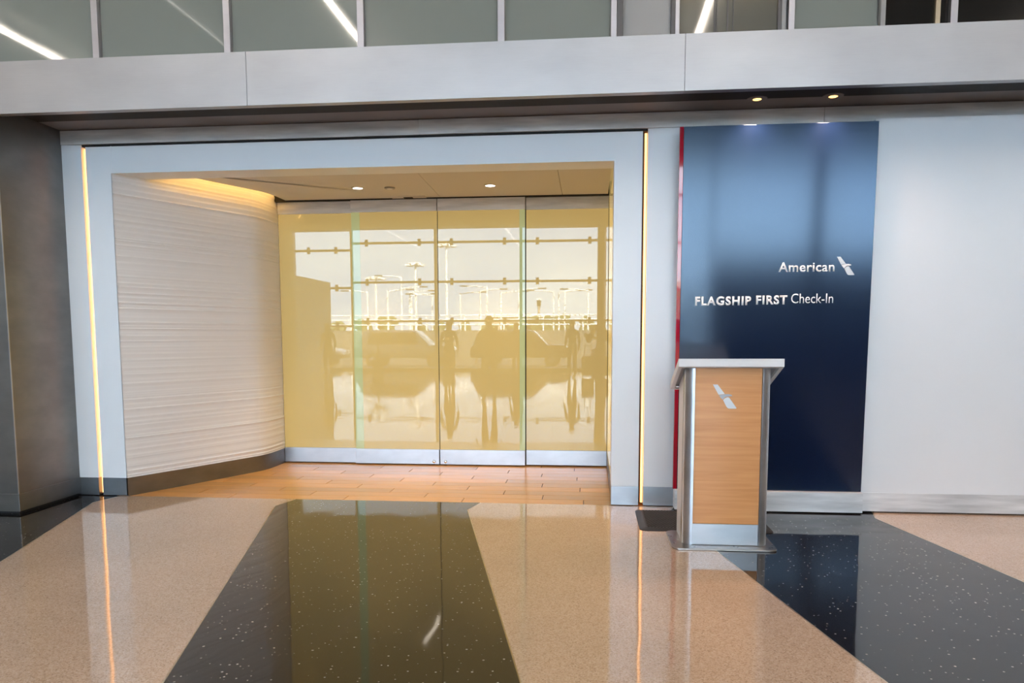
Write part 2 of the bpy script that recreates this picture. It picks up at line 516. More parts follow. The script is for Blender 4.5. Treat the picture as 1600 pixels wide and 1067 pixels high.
def cr_path(P, n):
    out = []
    for i in range(len(P)-1):
        p0, p1, p2, p3 = [Vector(P[max(0, min(len(P)-1, i+j))]) for j in (-1, 0, 1, 2)]
        for s_ in range(n):
            t = s_/n
            out.append(.5*((2*p1)+(p2-p0)*t+(2*p0-5*p1+4*p2-p3)*t*t+(3*p1-p0-3*p2+p3)*t**3))
    out.append(Vector(P[-1])); return out


path = cr_path(base, 5)


def normals(path):
    out = []
    for i in range(len(path)):
        d = (path[min(i+1, len(path)-1)]-path[max(i-1, 0)]).normalized()
        out.append(Vector((d.y, -d.x)))
    return out


nrm = normals(path)
random.seed(11)
z0, z1 = ZB, 2.80
NZ = 520
ridges = []
z = z0
while z < z1:
    ridges.append((z, 1.5*random.choice((.0012, .0016, .002, .0028, .0042, .006)) * random.uniform(.7, 1.2), random.uniform(.006, .014), random.uniform(.018, .05), random.uniform(-.012, .012), random.uniform(0, 6)))
    z += random.uniform(.012, .055)


def ripple(z, s_):
    h = 0
    for zc, a, up_, dn, drift, ph in ridges:
        d = z-(zc+drift*s_*.6)
        if -dn < d <= 0: h = max(h, a*(1+d/dn)**1.6)
        elif 0 < d < up_: h = max(h, a*(1-d/up_))
    return h


g = G(); vs = []; fs = []
S = len(path)
for j in range(NZ+1):
    zz = z0+(z1-z0)*j/NZ
    for i, p in enumerate(path):
        q = p+nrm[i]*ripple(zz, i/S)
        vs.append((q.x, q.y, zz))
for j in range(NZ):
    for i in range(S-1):
        fs.append((j*S+i, j*S+i+1, (j+1)*S+i+1, (j+1)*S+i))
o = len(vs)
for zz in (z0, z1):
    for p, n_ in zip(path, nrm):
        q = p-n_*.05; vs.append((q.x, q.y, zz))
for i in range(S-1): fs.append((o+i+1, o+i, o+S+i, o+S+i+1))
g.add(vs, fs)
rw = struct(g.build('wall_recess', 'ripple_white', smooth=True), 'curved white wall with fine horizontal ripples in the entrance recess', 'wall')
rw.data.polygons.foreach_set('use_smooth', [True]*len(rw.data.polygons))
g = G(); vs = []; fs = []
for zz, off in ((.0, .008), (ZB, .008), (ZB, -.03), (.0, -.03)):
    for p, n_ in zip(path, nrm): q = p+n_*off; vs.append((q.x, q.y, zz))
for a in range(4):
    b_ = (a+1) % 4
    for i in range(S-1): fs.append((a*S+i, a*S+i+1, b_*S+i+1, b_*S+i))
g.add(vs, fs).build('skirting', 'steel_dull', rw, smooth=True)

# recess ceiling: three panels with seams, cove slot on the rippled side
rc = struct(box('ceiling_recess', (-3.9, .262, 2.80), (.4, 1.9, 2.86), 'ceiling_beige'), 'beige panelled ceiling of the entrance recess', 'ceiling')
inner = [p+n_*.115 for p, n_ in zip(path, nrm) if .27 < p.y < 1.75]
edge = [(inner[0].x-.012, .275)]+[(p.x, p.y) for p in inner]+[(inner[-1].x, 1.79)]
seam1 = [(-1.428, .275), (-1.465, 1.79)]; seam2 = [(-.27, .275), (-.272, 1.79)]
G().prism(edge+[(seam1[1][0]-.002, 1.79), (seam1[0][0]-.002, .275)], 'z', CEIL, CEIL+.02).build('ceiling_panel', 'ceiling_beige', rc)
G().prism([(seam1[0][0]+.002, .275), (seam1[1][0]+.002, 1.79), (seam2[1][0]-.002, 1.79), (seam2[0][0]-.002, .275)], 'z', CEIL, CEIL+.02).build('ceiling_panel', 'ceiling_beige', rc)
G().prism([(seam2[0][0]+.002, .275), (seam2[1][0]+.002, 1.79), (.165, 1.79), (.165, .275)], 'z', CEIL, CEIL+.02).build('ceiling_panel', 'ceiling_beige', rc)
# cove lamp
g = G(); cv = [p+n_*.135 for p, n_ in zip(path, nrm) if .30 < p.y < 1.66]
g.tube([(p.x, p.y, CEIL+.06) for p in cv], .012, 8)
tag(g.build('cove_light', 'cove_led', smooth=True), 'glowing amber cove light along the top of the rippled wall', 'light')

# recess lights
for u, v, lab in ((559, 293.5, 'small round ceiling spot next to the sensor disc in the recess'), (766, 289.5, 'small round ceiling spot near the ceiling seam in the recess')):
    p = on_z(u, v, CEIL)
    e = empty('ceiling_spot', (p.x, p.y, CEIL))
    G().lathe([(.060, -.0005), (.060, -.004), (.046, -.006), (.044, -.002)], 28).build('trim_ring', 'ceiling_beige', e, smooth=True)
    G().lathe([(.043, -.001), (.04, -.005), (.02, -.006)], 24).build('lens', 'lamp_white', e, smooth=True)
    sp = bpy.data.lights.new('spot_beam', 'SPOT'); sp.energy = 46; sp.spot_size = 1.3; sp.spot_blend = .8; sp.color = (1, .86, .68); sp.shadow_soft_size = .04
    so_ = bpy.data.objects.new('spot_beam', sp); C.objects.link(so_); so_.parent = e; so_.location = (0, 0, -.02)
    tag(e, lab, 'light')
p = on_z(609, 293, CEIL)
e = empty('ceiling_sensor', (p.x, p.y, CEIL))
G().lathe([(.048, -.0005), (.048, -.010), (.040, -.014)], 28).build('cover_disc', 'podium_under', e, smooth=True)
G().lathe([(.039, -.012), (.02, -.0155), (.005, -.0158)], 20).build('dome', 'podium_white', e, smooth=True)
tag(e, 'flat grey sensor disc on the recess ceiling', 'sensor')
p = on_z(638, 307.5, CEIL)
e = empty('door_sensor', (p.x, p.y, CEIL))
G().box((-.17, -.05, -.006), (.17, .05, -.0005)).build('cover_plate', 'ceiling_beige', e, .002)
G().box((-.045, -.02, -.011), (.045, .02, -.0062)).build('sensor_eye', 'shadow_gap', e, .002)
tag(e, 'slim beige door sensor plate above the sliding doors', 'sensor')

# right side of the recess: polished tan glass cladding
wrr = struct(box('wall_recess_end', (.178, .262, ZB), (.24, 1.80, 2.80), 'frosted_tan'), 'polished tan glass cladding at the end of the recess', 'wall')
box('skirting', (.174, .262, .01), (.24, 1.72, ZB), 'steel_dull', wrr)

# glass screen
def leaf(name, x0, x1, y, label, cat, green=None, knob=None, tilt=0):
    e = empty(name, ((x0+x1)/2, y, 0)); w_ = (x1-x0)/2-.002
    ga = -w_+(.085 if green == 'l' else 0); gb = w_-(.055 if green == 'r' else 0)
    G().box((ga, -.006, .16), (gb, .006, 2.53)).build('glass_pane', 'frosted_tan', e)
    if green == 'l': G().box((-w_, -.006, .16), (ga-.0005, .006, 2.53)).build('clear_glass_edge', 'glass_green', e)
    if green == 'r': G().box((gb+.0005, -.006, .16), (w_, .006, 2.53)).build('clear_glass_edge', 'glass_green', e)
    br = G().box((-w_, -.022, .012), (w_, .022, .162)).build('bottom_rail', 'steel', e, .002)
    tr_ = G().box((-w_, -.022, 2.528), (w_, .022, 2.645)).build('top_rail', 'steel_stained', e, .002)
    if knob is not None:
        kx = w_*knob-knob*.055
        G().lathe([(.016, -.022), (.016, -.026), (.011, -.030), (.010, -.034), (.004, -.036)], 20, axis='y', c=(kx, 0, .040)).build('lock_cylinder', 'screw_steel', e, smooth=True)
    struct(e, label, cat)
    return e


leaf('window_1', -3.14, -2.37, YG+.02, 'fixed tan glass pane beside the rippled wall', 'window')
leaf('door_1', -2.372, -1.502, YG-.02, 'sliding tan glass door leaf with green edge toward the rippled wall', 'door', 'l', 1)
leaf('door_2', -1.498, -.632, YG-.02, 'sliding tan glass door leaf with green edge toward the portal end', 'door', 'r', -1)
leaf('window_2', -.628, .176, YG+.02, 'fixed tan glass pane at the end away from the rippled wall', 'window')
struct(box('trim_door_track', (-3.2, 1.69, CEIL-.012), (.178, 1.80, CEIL+.1), 'shadow_gap'), 'dark door track above the glass doors', 'trim')
struct(box('wall_behind_glass', (-3.6, 1.83, -.1), (.5, 1.95, 3.0), 'shadow_gap'), 'dark backing behind the glass screen', 'wall')

# ------------------------------------------------------------------ navy sign
SX0, SX1, SY, SZ0, SZ1 = .628, 1.986, -.105, .158, 2.779
sign = empty('wall_sign', ((SX0+SX1)/2, SY, SZ0))
W = (SX1-SX0)/2; Hh = SZ1-SZ0
G().box((-W+.028, 0, 0), (W, .05, Hh)).build('navy_panel', 'sign_navy', sign, .0015)
G().box((-W, -.001, 0), (-W+.0275, .05, Hh)).build('red_edge', 'sign_red', sign, .001)
G().box((-W+.02, .0505, .01), (W-.02, .125, Hh-.01)).build('mounting_box', 'sign_edge', sign)
tag(sign, 'tall navy panel with white lettering and a red edge', 'sign')


def letters(name, s, x0, x1, zbase, cap, off, mt, sp_=1.0):
    cu = bpy.data.curves.new(name, 'FONT'); cu.body = s; cu.size = 1; cu.offset = off; cu.extrude = .0; cu.space_character = sp_; cu.resolution_u = 4
    ob = bpy.data.objects.new('tmp_text', cu); C.objects.link(ob)
    bpy.context.view_layer.update()
    me = bpy.data.meshes.new_from_object(ob.evaluated_get(bpy.context.evaluated_depsgraph_get()))
    bpy.data.objects.remove(ob); bpy.data.curves.remove(cu)
    xs_ = [v.co.x for v in me.vertices]; ys_ = [v.co.y for v in me.vertices]
    a, b_ = min(xs_), max(xs_); top = max(ys_)
    lo = 0.0
    sx = (x1-x0)/(b_-a); sz = cap/(top-lo)
    cxs, z0_ = sign.location.x, sign.location.z
    for v in me.vertices:
        v.co = Vector((x0+(v.co.x-a)*sx-cxs, 0, zbase+(v.co.y-lo)*sz-z0_))
    bm = bmesh.new(); bm.from_mesh(me)
    r_ = bmesh.ops.extrude_face_region(bm, geom=bm.faces[:])
    bmesh.ops.translate(bm, verts=[q for q in r_['geom'] if isinstance(q, bmesh.types.BMVert)], vec=(0, -.003, 0))
    bmesh.ops.translate(bm, verts=bm.verts[:], vec=(0, -.0006, 0))
    bmesh.ops.recalc_face_normals(bm, faces=bm.faces[:])
    bm.to_mesh(me); bm.free()
    me.materials.clear(); me.materials.append(M[mt])
    o = bpy.data.objects.new(name, me); C.objects.link(o); o.parent = sign
    return o


letters('company_lettering', 'American', 1.342, 1.729, 1.755, .066, .014, 'letter_white', 1.06)['label'] = 'white lettering reading American'
letters('bold_lettering', 'FLAGSHIP', .761, 1.158, 1.522, .062, .034, 'letter_white', 1.16)['label'] = 'bold white lettering reading FLAGSHIP'
letters('bold_lettering', 'FIRST', 1.193, 1.411, 1.5265, .062, .034, 'letter_white', 1.16)['label'] = 'bold white lettering reading FIRST'
letters('thin_lettering', 'Check-In', 1.438, 1.729, 1.5315, .068, -.004, 'letter_white')['label'] = 'thin white lettering reading Check-In'


def flight_logo(parent, x, z, w_, h, y, pre='logo'):
    """three pieces of the emblem in a unit box, x right, z up"""
    def piece(name, poly, mt, dy):
        g = G(); g.prism([(x+w_*a, z+h*b_) for a, b_ in poly], 'y', y-dy, y-.0004)
        g.build(name, mt, parent)
    upper = [(0, 1), (.20, 1), (.50, .61), (.42, .60), (.30, .58), (.245, .575)]
    beak = [(.26, .545), (.36, .575), (.50, .60), (.66, .605), (.78, .575), (.815, .53), (.70, .51), (.58, .50), (.50, .46), (.42, .37), (.34, .45)]
    lower = [(.44, .345), (.50, .43), (.60, .475), (.72, .49), (1.0, 0), (.72, .0), (.64, .02), (.58, .08)]
    lower = [(.44, .35), (.51, .43), (.60, .475), (.68, .47), (1.0, .03), (.98, 0), (.70, 0), (.63, .025), (.57, .10)]
    piece('emblem_tail', upper, 'logo_pale', .003)
    piece('emblem_beak', beak, 'letter_white' if pre == 'logo' else 'logo_grey', .0034)
    piece('emblem_body', lower, 'logo_pale', .003)


flight_logo(sign, 1.742-sign.location.x, 1.727-sign.location.z, .125, .130, -.0005)
sign.rotation_euler = (math.radians(1.3), 0, 0)

# steel plinth under the sign
pl = struct(box('baseboard_sign', (.640, -.145, .010), (1.988, -.02, .156), 'steel_stained'), 'steel skirting under the navy sign', 'baseboard')

# ------------------------------------------------------------------ podium
PX0, PX1, PYF, PYB = .578, 1.094, -1.130, -.80
pod = empty('podium', ((PX0+PX1)/2, PYF, 0))
px = pod.location.x


def loc(p): return (p[0]-px, p[1]-PYF, p[2])


def rrect(x0, y0, x1, y1, r, n=5):
    pts = []
    for cx_, cy_, a0 in ((x1-r, y0+r, -90), (x1-r, y1-r, 0), (x0+r, y1-r, 90), (x0+r, y0+r, 180)):
        for k_ in range(n+1):
            a = math.radians(a0+90*k_/n); pts.append((cx_+r*math.cos(a), cy_+r*math.sin(a)))
    return pts


G().prism([(a-px, b_-PYF) for a, b_ in rrect(.512, -1.222, 1.140, -.782, .05)], 'z', .001, .012).build('base_plate', 'plate_metal', pod, .002)
SL = (.975-1.125)/(.40)   # slope of the top (falls toward the operator)


def ztop(y): return 1.113+SL*(y+1.13)


g = G()   # carcass
a, b_ = loc((PX0+.004, PYF+.03, 0)), loc((PX1-.004, PYB, 0))
g.prism([(a[1], .012), (b_[1], .012), (b_[1], ztop(PYB)-.004), (a[1], ztop(PYF+.03)-.004)], 'x', a[0], b_[0])
g.build('carcass', 'podium_white', pod, .002)
G().box(loc((.640, PYF, .146)), loc((1.036, PYF+.03, 1.112))).build('wood_panel', 'podium_wood', pod, .001)
kp = G().box(loc((.640, PYF-.002, .014)), loc((1.036, PYF+.03, .1445))).build('kick_plate', 'steel', pod, .001)
for sgn, xe, xi in ((-1, PX0, .6385), (1, PX1, 1.0375)):
    w_ = abs(xi-xe)
    pts = []
    for k_ in range(13):
        t = k_/12*math.pi/2
        pts.append((xi-px-(-sgn)*0+sgn*w_*math.sin(t)*1.0, -.012+(.075)*(1-math.cos(t))))
    pts += [(xe-px, .085), (xi-px, .085)]
    g = G(); n_ = len(pts)
    vs = [(p[0], p[1], .013) for p in pts]+[(p[0], p[1], ztop(PYF+p[1])-.0005) for p in pts]
    g.add(vs, [tuple(range(n_)), tuple(range(2*n_-1, n_-1, -1))]+[(i, i+n_, (i+1) % n_+n_, (i+1) % n_) for i in range(n_)])
    g.build('corner_post', 'steel', pod, smooth=True)
# sloping top: thick white rim with a recessed grey underside
tw0, tw1, ty0, ty1, th = .532, 1.150, -1.185, -.735, .045


def slab(x0, x1, y0, y1, lo, hi, name, mt, bev=.003):
    g = G(); A = loc((x0, y0, 0)); B = loc((x1, y1, 0))
    g.prism([(A[1], ztop(y0)+lo), (B[1], ztop(y1)+lo), (B[1], ztop(y1)+hi), (A[1], ztop(y0)+hi)], 'x', A[0], B[0])
    return g.build(name, mt, pod, bev)


zs = -.018
slab(tw0+.024, tw1-.024, ty0+.026, ty1-.024, .004, .024, 'underside', 'podium_under', 0)
slab(tw0, tw1, ty0, ty1, .024, .030, 'top_board', 'podium_white', .001)
slab(tw0, tw1, ty0, ty0+.026, zs, .024, 'rim', 'podium_white', .002)
slab(tw0, tw1, ty1-.024, ty1, zs, .024, 'rim', 'podium_white', .002)
slab(tw0, tw0+.024, ty0+.026, ty1-.024, zs, .024, 'rim', 'podium_white', .002)
slab(tw1-.024, tw1, ty0+.026, ty1-.024, zs, .024, 'rim', 'podium_white', .002)
G().tube([loc((tw0+.03, -.78, ztop(-.78)-.012)), loc((PX0+.02, -.78, ztop(-.78)-.012))], .011, 12).build('bracket', 'screw_steel', pod, smooth=True)
flight_logo(pod, .745-px, .860, .143, .146, -.0005, 'pod')
tag(pod, 'wood fronted podium with steel corner posts and sloping white top', 'podium')

# ------------------------------------------------------------------ rubber mat
mx0, mx1, my0, my1 = .345, 1.222, -.775, -.155
mt_ = empty('rubber_mat', ((mx0+mx1)/2, (my0+my1)/2, 0))
mw, mh = (mx1-mx0)/2, (my1-my0)/2
g = G(); r1, r2 = rrect(-mw, -mh, mw, mh, .05), rrect(-mw+.045, -mh+.045, mw-.045, mh-.045, .03)
n_ = len(r1)
vs = [(p[0], p[1], .001) for p in r1]+[(p[0], p[1], .004) for p in r1]+[(p[0], p[1], .014) for p in r2]
fs = [tuple(range(n_-1, -1, -1)), tuple(range(2*n_, 3*n_))]
for a in (0, n_): fs += [(a+i, a+(i+1) % n_, a+n_+(i+1) % n_, a+n_+i) for i in range(n_)]
g.add(vs, fs).build('mat_body', 'rubber_black', mt_)
g = G()
yy = -mh+.065
row = 0
while yy < mh-.06:
    xx = -mw+.06+(row % 2)*.011
    while xx < mw-.06:
        r_ = .0085
        vs = [(xx-r_, yy-r_, .0141), (xx+r_, yy-r_, .0141), (xx+r_, yy+r_, .0141), (xx-r_, yy+r_, .0141)]
        s_ = .55
        vs += [(xx-r_*s_, yy-r_*s_, .0185), (xx+r_*s_, yy-r_*s_, .0185), (xx+r_*s_, yy+r_*s_, .0185), (xx-r_*s_, yy+r_*s_, .0185)]
        g.add(vs, [(4, 5, 6, 7), (0, 1, 5, 4), (1, 2, 6, 5), (2, 3, 7, 6), (3, 0, 4, 7)])
        xx += .022
    yy += .022; row += 1
nb = g.build('nubs', 'rubber_black', mt_); nb['kind'] = 'stuff'
tag(mt_, 'black rubber anti fatigue mat behind the podium', 'mat')

# ------------------------------------------------------------------ the hall behind (seen in the glass and lighting the wall)
for nm, c, kw in (('concrete', (.09, .088, .085), dict(rough=.8)), ('asphalt', (.03, .03, .032), dict(rough=.9)), ('white_paint', (.80, .80, .78), dict(rough=.5)),
                  ('leaf_dark', (.030, .055, .018), dict(rough=.6)), ('leaf_mid', (.045, .075, .022), dict(rough=.6)), ('bark', (.07, .05, .035), dict(rough=.9)),
                  ('car_black', (.012, .012, .014), dict(rough=.15, coat=.8)), ('car_grey', (.06, .062, .068), dict(rough=.2, metal=.6, coat=.8)), ('car_white', (.25, .25, .25), dict(rough=.2, coat=.8)),
                  ('car_blue', (.02, .03, .07), dict(rough=.2, coat=.8)), ('car_glass', (.01, .011, .012), dict(rough=.03)), ('tyre', (.012, .012, .012), dict(rough=.8)),
                  ('skin', (.42, .25, .17), dict(rough=.5)), ('hair', (.02, .014, .01), dict(rough=.6)), ('cloth_navy', (.02, .025, .045), dict(rough=.85)), ('cloth_black', (.012, .012, .013), dict(rough=.85)),
                  ('cloth_grey', (.10, .10, .105), dict(rough=.85)), ('cloth_olive', (.06, .06, .035), dict(rough=.85)), ('denim', (.03, .045, .08), dict(rough=.85)), ('shoe', (.02, .018, .016), dict(rough=.5)),
                  ('eye', (.6, .6, .58), dict(rough=.2)), ('phone_body', (.02, .02, .022), dict(rough=.2)), ('clay_pot', (.05, .048, .046), dict(rough=.6)), ('brick_tan', (.30, .24, .19), dict(rough=.85)),
                  ('dark_mullion', (.09, .09, .092), dict(rough=.45, metal=.5))):
    mat(nm, c, **kw)
varied('ground', (.06, .065, .045), (.10, .10, .075), .05, rough=.95)

ceil = struct(box('ceiling', (HX0, YW-.2, HZ), (HX1, .26, HZ+.3), 'hall_ceiling'), 'high pale ceiling of the terminal hall', 'ceiling')
struct(box('wall_side_left', (HX0-.2, YW, 0), (HX0, .26, HZ), 'hall_wall'), 'grey end wall of the hall on the column side', 'wall')
struct(box('wall_side_right', (HX1, YW, 0), (HX1+.2, .26, HZ), 'hall_wall'), 'grey end wall of the hall on the plain wall side', 'wall')
WX = [-11.5, -9.17, -5.87, -2.60, .60, 3.87, 7.14, 10.41]
struct(box('wall_window_head', (HX0, YW-.2, 5.80), (HX1, YW, HZ), 'hall_wall'), 'solid wall above the big hall windows', 'wall')
struct(box('wall_window_end', (HX0, YW-.2, 0), (WX[0], YW, 5.80), 'hall_wall'), 'solid wall at the end of the big hall windows', 'wall')
struct(box('wall_window_far', (WX[-1]+.06, YW-.2, 0), (HX1, YW, 5.80), 'hall_wall'), 'solid wall at the far end of the big hall windows', 'wall')
struct(box('wall_kiosk', (-14.4, -19.6, 0), (-9.93, -15.6, 3.37), 'hall_wall'), 'grey service core standing against the hall windows', 'wall')
struct(box('reflection_blocker', (2.25, -9.2, 0), (14.0, -8.9, 2.3), 'soffit_dark'), 'dark block added in the hall to darken the navy sign reflection', 'wall')  # unseen block, added so the sign's lower half reflects something dark
kk = 40
zb0 = [0.05, 1.90, 3.39, 4.88, 5.79]; zb1 = [0.05, 1.72, 3.19, 4.63, 5.74]
for i in range(len(WX)-1):
    x0, x1 = WX[i], WX[i+1]
    e = empty('window_%d' % kk, ((x0+x1)/2, YW, 0)); kk += 1
    w_ = (x1-x0)/2
    zz = zb1 if i == 0 else zb0
    for q in range(4):
        G().box((-w_+.05, -.012, zz[q]+.03), (w_-.05, .0, zz[q+1]-.03)).build('pane', 'window_glass', e)
        tb = G().box((-w_+.05, -.05, zz[q]-.05 if q else 0), (w_-.05, .05, zz[q]+.03)).build('transom', 'dark_mullion', e)
        if q:
            for xx in (-w_+.62, w_-.62):
                G().box((xx-.06, .0501, zz[q]-.14), (xx+.06, .075, zz[q]+.12)).build('clamp', 'dark_mullion', tb)
    G().box((-w_+.05, -.05, 5.74), (w_-.05, .05, 5.80)).build('transom', 'dark_mullion', e)
    G().box((w_-.045, -.08, 0), (w_+.045, .10, 5.80)).build('mullion', 'dark_mullion', e)
    struct(e, 'tall hall window bay between dark mullions', 'window'); e['group'] = 'hall window bays'
# round hall columns by the windows
for i, x in enumerate((.43, 7.0, 13.5)):
    g = G().lathe([(.19, 0), (.19, .15), (.165, .16), (.165, 5.8)], 28)
    struct(g.build('wall_pillar_%d' % (i+1), 'dark_mullion', smooth=True), 'slim round pillar in front of the hall windows', 'column').location = (x, YW+.45, 0)

# linear ceiling lights running away from the wall
for q, lab in ((-1.919, 'linear ceiling light over the column end of the hall'), (-.783, 'linear ceiling light over the entrance doors'), (.349, 'linear ceiling light over the navy sign'), (1.48, 'linear ceiling light over the plain wall'), (2.6, 'linear ceiling light toward the far hall end')):
    e = empty('linear_light', (q*5.35, -7.2, 6.65))
    G().box((-.045, -4.2, -.03), (.045, 4.2, 0)).build('diffuser', 'line_light', e)
    G().box((-.055, -4.22, .001), (.055, 4.22, .09)).build('housing', 'podium_white', e)
    for yy in (-4, -1.3, 1.3, 4): G().tube([(0, yy, .09), (0, yy, .149)], .006, 6).build('hanger', 'mullion_metal', e)
    tag(e, lab, 'light')
e = empty('slim_glow_line', (-1.255*5.35, -9.5, 6.65))  # glowing strip added to draw a thin faint streak in the upper glazing
G().box((-.009, -4.5, -.02), (.009, 4.5, 0)).build('diffuser', 'streak_glow', e)
G().box((-.015, -4.5, .001), (.015, 4.5, .14)).build('housing', 'podium_white', e)
tag(e, 'slim glowing line under the ceiling between two wider lights', 'light')

# ------------------------------------------------------------------ people
def figure(name, loc_, rz, H, top, legs, arms, label, hair_long=False):
    """one continuous skinned body facing +y; arms: list of (elbow, wrist) for right (-x is left hand side) and left"""
    root = empty(name, loc_, rz)
    k_ = H/1.75
    V, E, R = [], [], []

    def add(p, r, par=None):
        V.append(Vector(p)*k_); R.append(r*k_)
        if par is not None: E.append((par, len(V)-1))
        return len(V)-1
    pel = add((0, 0, .95), .135)
    wa = add((0, 0, 1.10), .125, pel); ch = add((0, .0, 1.28), .145, wa); up_ = add((0, -.01, 1.41), .105, ch)
    nk = add((0, .0, 1.50), .058, up_); jw = add((0, .02, 1.565), .070, nk); hd = add((0, .015, 1.645), .088, jw); tp = add((0, .005, 1.715), .062, hd)
    for s_, (el, wr_) in zip((1, -1), arms):
        sh = add((s_*.165, -.01, 1.415), .062, up_); e1 = add(el, .043, sh); w1 = add(wr_, .028, e1)
        d = (Vector(wr_)-Vector(el)).normalized()
        side = d.cross(Vector((0, 0, 1))) if abs(d.z) < .8 else Vector((0, 1, 0))
        side.normalize(); nv = d.cross(side)
        pm = add(Vector(wr_)+d*.055, .030, w1)
        for fi, (off, ln) in enumerate(((-.028, .062), (-.009, .075), (.010, .070), (.027, .052))):
            b0 = add(Vector(wr_)+d*.085+side*off, .0095, pm)
            b1 = add(Vector(wr_)+d*(.085+ln*.55)+side*off-nv*.008, .0085, b0)
            add(Vector(wr_)+d*(.085+ln*.9)+side*off-nv*.028, .0075, b1)
        t0 = add(Vector(wr_)+d*.045-side*.038, .011, pm); add(Vector(wr_)+d*.085-side*.052-nv*.012, .009, t0)
    for s_ in (1, -1):
        hp = add((s_*.088, 0, .90), .098, pel); kn = add((s_*.10, .02, .50), .062, hp); an = add((s_*.105, -.01, .10), .042, kn)
        ft = add((s_*.11, .08, .045), .042, an); add((s_*.118, .17, .036), .032, ft)
    me = bpy.data.meshes.new('body'); me.from_pydata([tuple(v) for v in V], E, [])
    ob = bpy.data.objects.new('body', me); C.objects.link(ob)
    sk = ob.modifiers.new('skin', 'SKIN'); sk.use_smooth_shade = True
    for i, v in enumerate(me.skin_vertices[0].data):
        v.radius = (R[i], R[i]*(.78 if i in (pel, wa, ch, up_) else 1.0)); v.use_root = (i == pel)
    # head a little deeper than wide
    for i in (jw, hd, tp): me.skin_vertices[0].data[i].radius = (R[i]*.92, R[i]*1.08)
    ss = ob.modifiers.new('sub', 'SUBSURF'); ss.levels = 1; ss.render_levels = 1
    bpy.context.view_layer.update()
    me2 = bpy.data.meshes.new_from_object(ob.evaluated_get(bpy.context.evaluated_depsgraph_get()))
    bpy.data.objects.remove(ob); bpy.data.meshes.remove(me)
    for q in ('skin', top, legs, 'shoe'): me2.materials.append(M[q])
    zmin = min(v.co.z for v in me2.vertices)
    for v in me2.vertices: v.co.z -= zmin
    wr_pts = [Vector(a[1])*k_ for a in arms]
    for p_ in me2.polygons:
        c_ = p_.center; zc = c_.z/k_
        p_.use_smooth = True
        near = any((c_-w_).length < .16*k_ and abs(c_.x) > .205*k_*(abs(w_.x) > .2*k_) and (c_-w_).dot((Vector(a[1])-Vector(a[0])).normalized()) > 0 for w_, a in zip(wr_pts, arms))
        p_.material_index = 0 if (zc > 1.50 or near) else 1 if zc > .93 or abs(c_.x) > .24*k_ else 2 if zc > .085 else 3
    bd = bpy.data.objects.new('body', me2); C.objects.link(bd); bd.parent = root
    # hair cap, ears, nose, eyes
    g = G(); n_ = 18; rows = 8
    vs = []; fs = []
    for j in range(rows+1):
        th = math.pi*.62*j/rows
        for i in range(n_):
            ph = 2*math.pi*i/n_
            jt = 1+.035*math.sin(7*ph+3*j)
            x = .090*jt*math.sin(th)*math.cos(ph); y = .102*jt*math.sin(th)*math.sin(ph); z = .094*math.cos(th)
            z = max(z, .052 if math.sin(ph) > .45 else .012 if math.sin(ph) > -.1 else -.06)
            if hair_long and math.sin(ph) < .2 and j == rows: z -= .14
            vs.append((x*k_, (y-.003)*k_, (z+1.655)*k_-zmin))
    for j in range(rows):
        fs += [(j*n_+i, j*n_+(i+1) % n_, (j+1)*n_+(i+1) % n_, (j+1)*n_+i) for i in range(n_)]
    g.add(vs, fs).build('hair', 'hair', root, smooth=True)
    g = G().prism([(.095, 1.625), (.128, 1.612), (.100, 1.602)], 'x', -.014, .014)
    g.v = [(a*k_, b_*k_, c_*k_-zmin) for a, b_, c_ in g.v]; g.build('nose', 'skin', root, .003)
    for s_ in (-1, 1):
        g = G().lathe([(.004, -.009), (.010, -.004), (.011, .0), (.004, .006)], 10, axis='y', c=(s_*.034, .098, 1.648))
        g.v = [(a*k_, b_*k_, c_*k_-zmin) for a, b_, c_ in g.v]; g.build('eye', 'eye', root, smooth=True)
        g = G().lathe([(.012, -.008), (.026, 0), (.014, .008)], 10, axis='x', c=(s_*.088, .0, 1.632))
        g.v = [(a*k_, b_*k_, c_*k_-zmin) for a, b_, c_ in g.v]; g.build('ear', 'skin', root, smooth=True)
    tag(root, label, 'person')
    return root


hang = [((.24, -.03, 1.15), (.25, .03, .92)), ((-.24, -.03, 1.15), (-.25, .03, .92))]
PHX, PHY = .27, -6.22
hold = [((.17, .06, 1.12), (-.15, .24, 1.215)), ((-.28, .08, 1.13), (-.31, .235, 1.215))]
figure('person', (PHX, PHY, 0), 0, 1.83, 'cloth_navy', 'denim', hold, 'person in navy top raising a phone toward the glass')
ph = G().box((-.073, 0, -.036), (.073, .008, .036)).build('phone', 'phone_body', None, .003)
ph.location = (0, -5.905, 1.3); tag(ph, 'black phone held up sideways by the person in navy', 'phone')
figure('person', (-2.0, -6.0, 0), 0, 1.72, 'cloth_black', 'cloth_black', hang, 'person dressed all in black standing in the hall')
figure('person', (-.55, -15.2, 0), .5, 1.80, 'cloth_grey', 'denim', hang, 'person in grey top and jeans beside a suitcase')
figure('person', (-4.1, -13.0, 0), -.3, 1.76, 'cloth_olive', 'cloth_black', hang, 'person in olive top waiting near the windows', True)
figure('person', (-8.2, -14.2, 0), .2, 1.74, 'cloth_navy', 'cloth_black', hang, 'person in navy top with long hair near the service core', True)
figure('person', (-2.45, -16.5, 0), 2.4, 1.78, 'cloth_grey', 'cloth_black', hang, 'person in grey top and black trousers with back half turned')
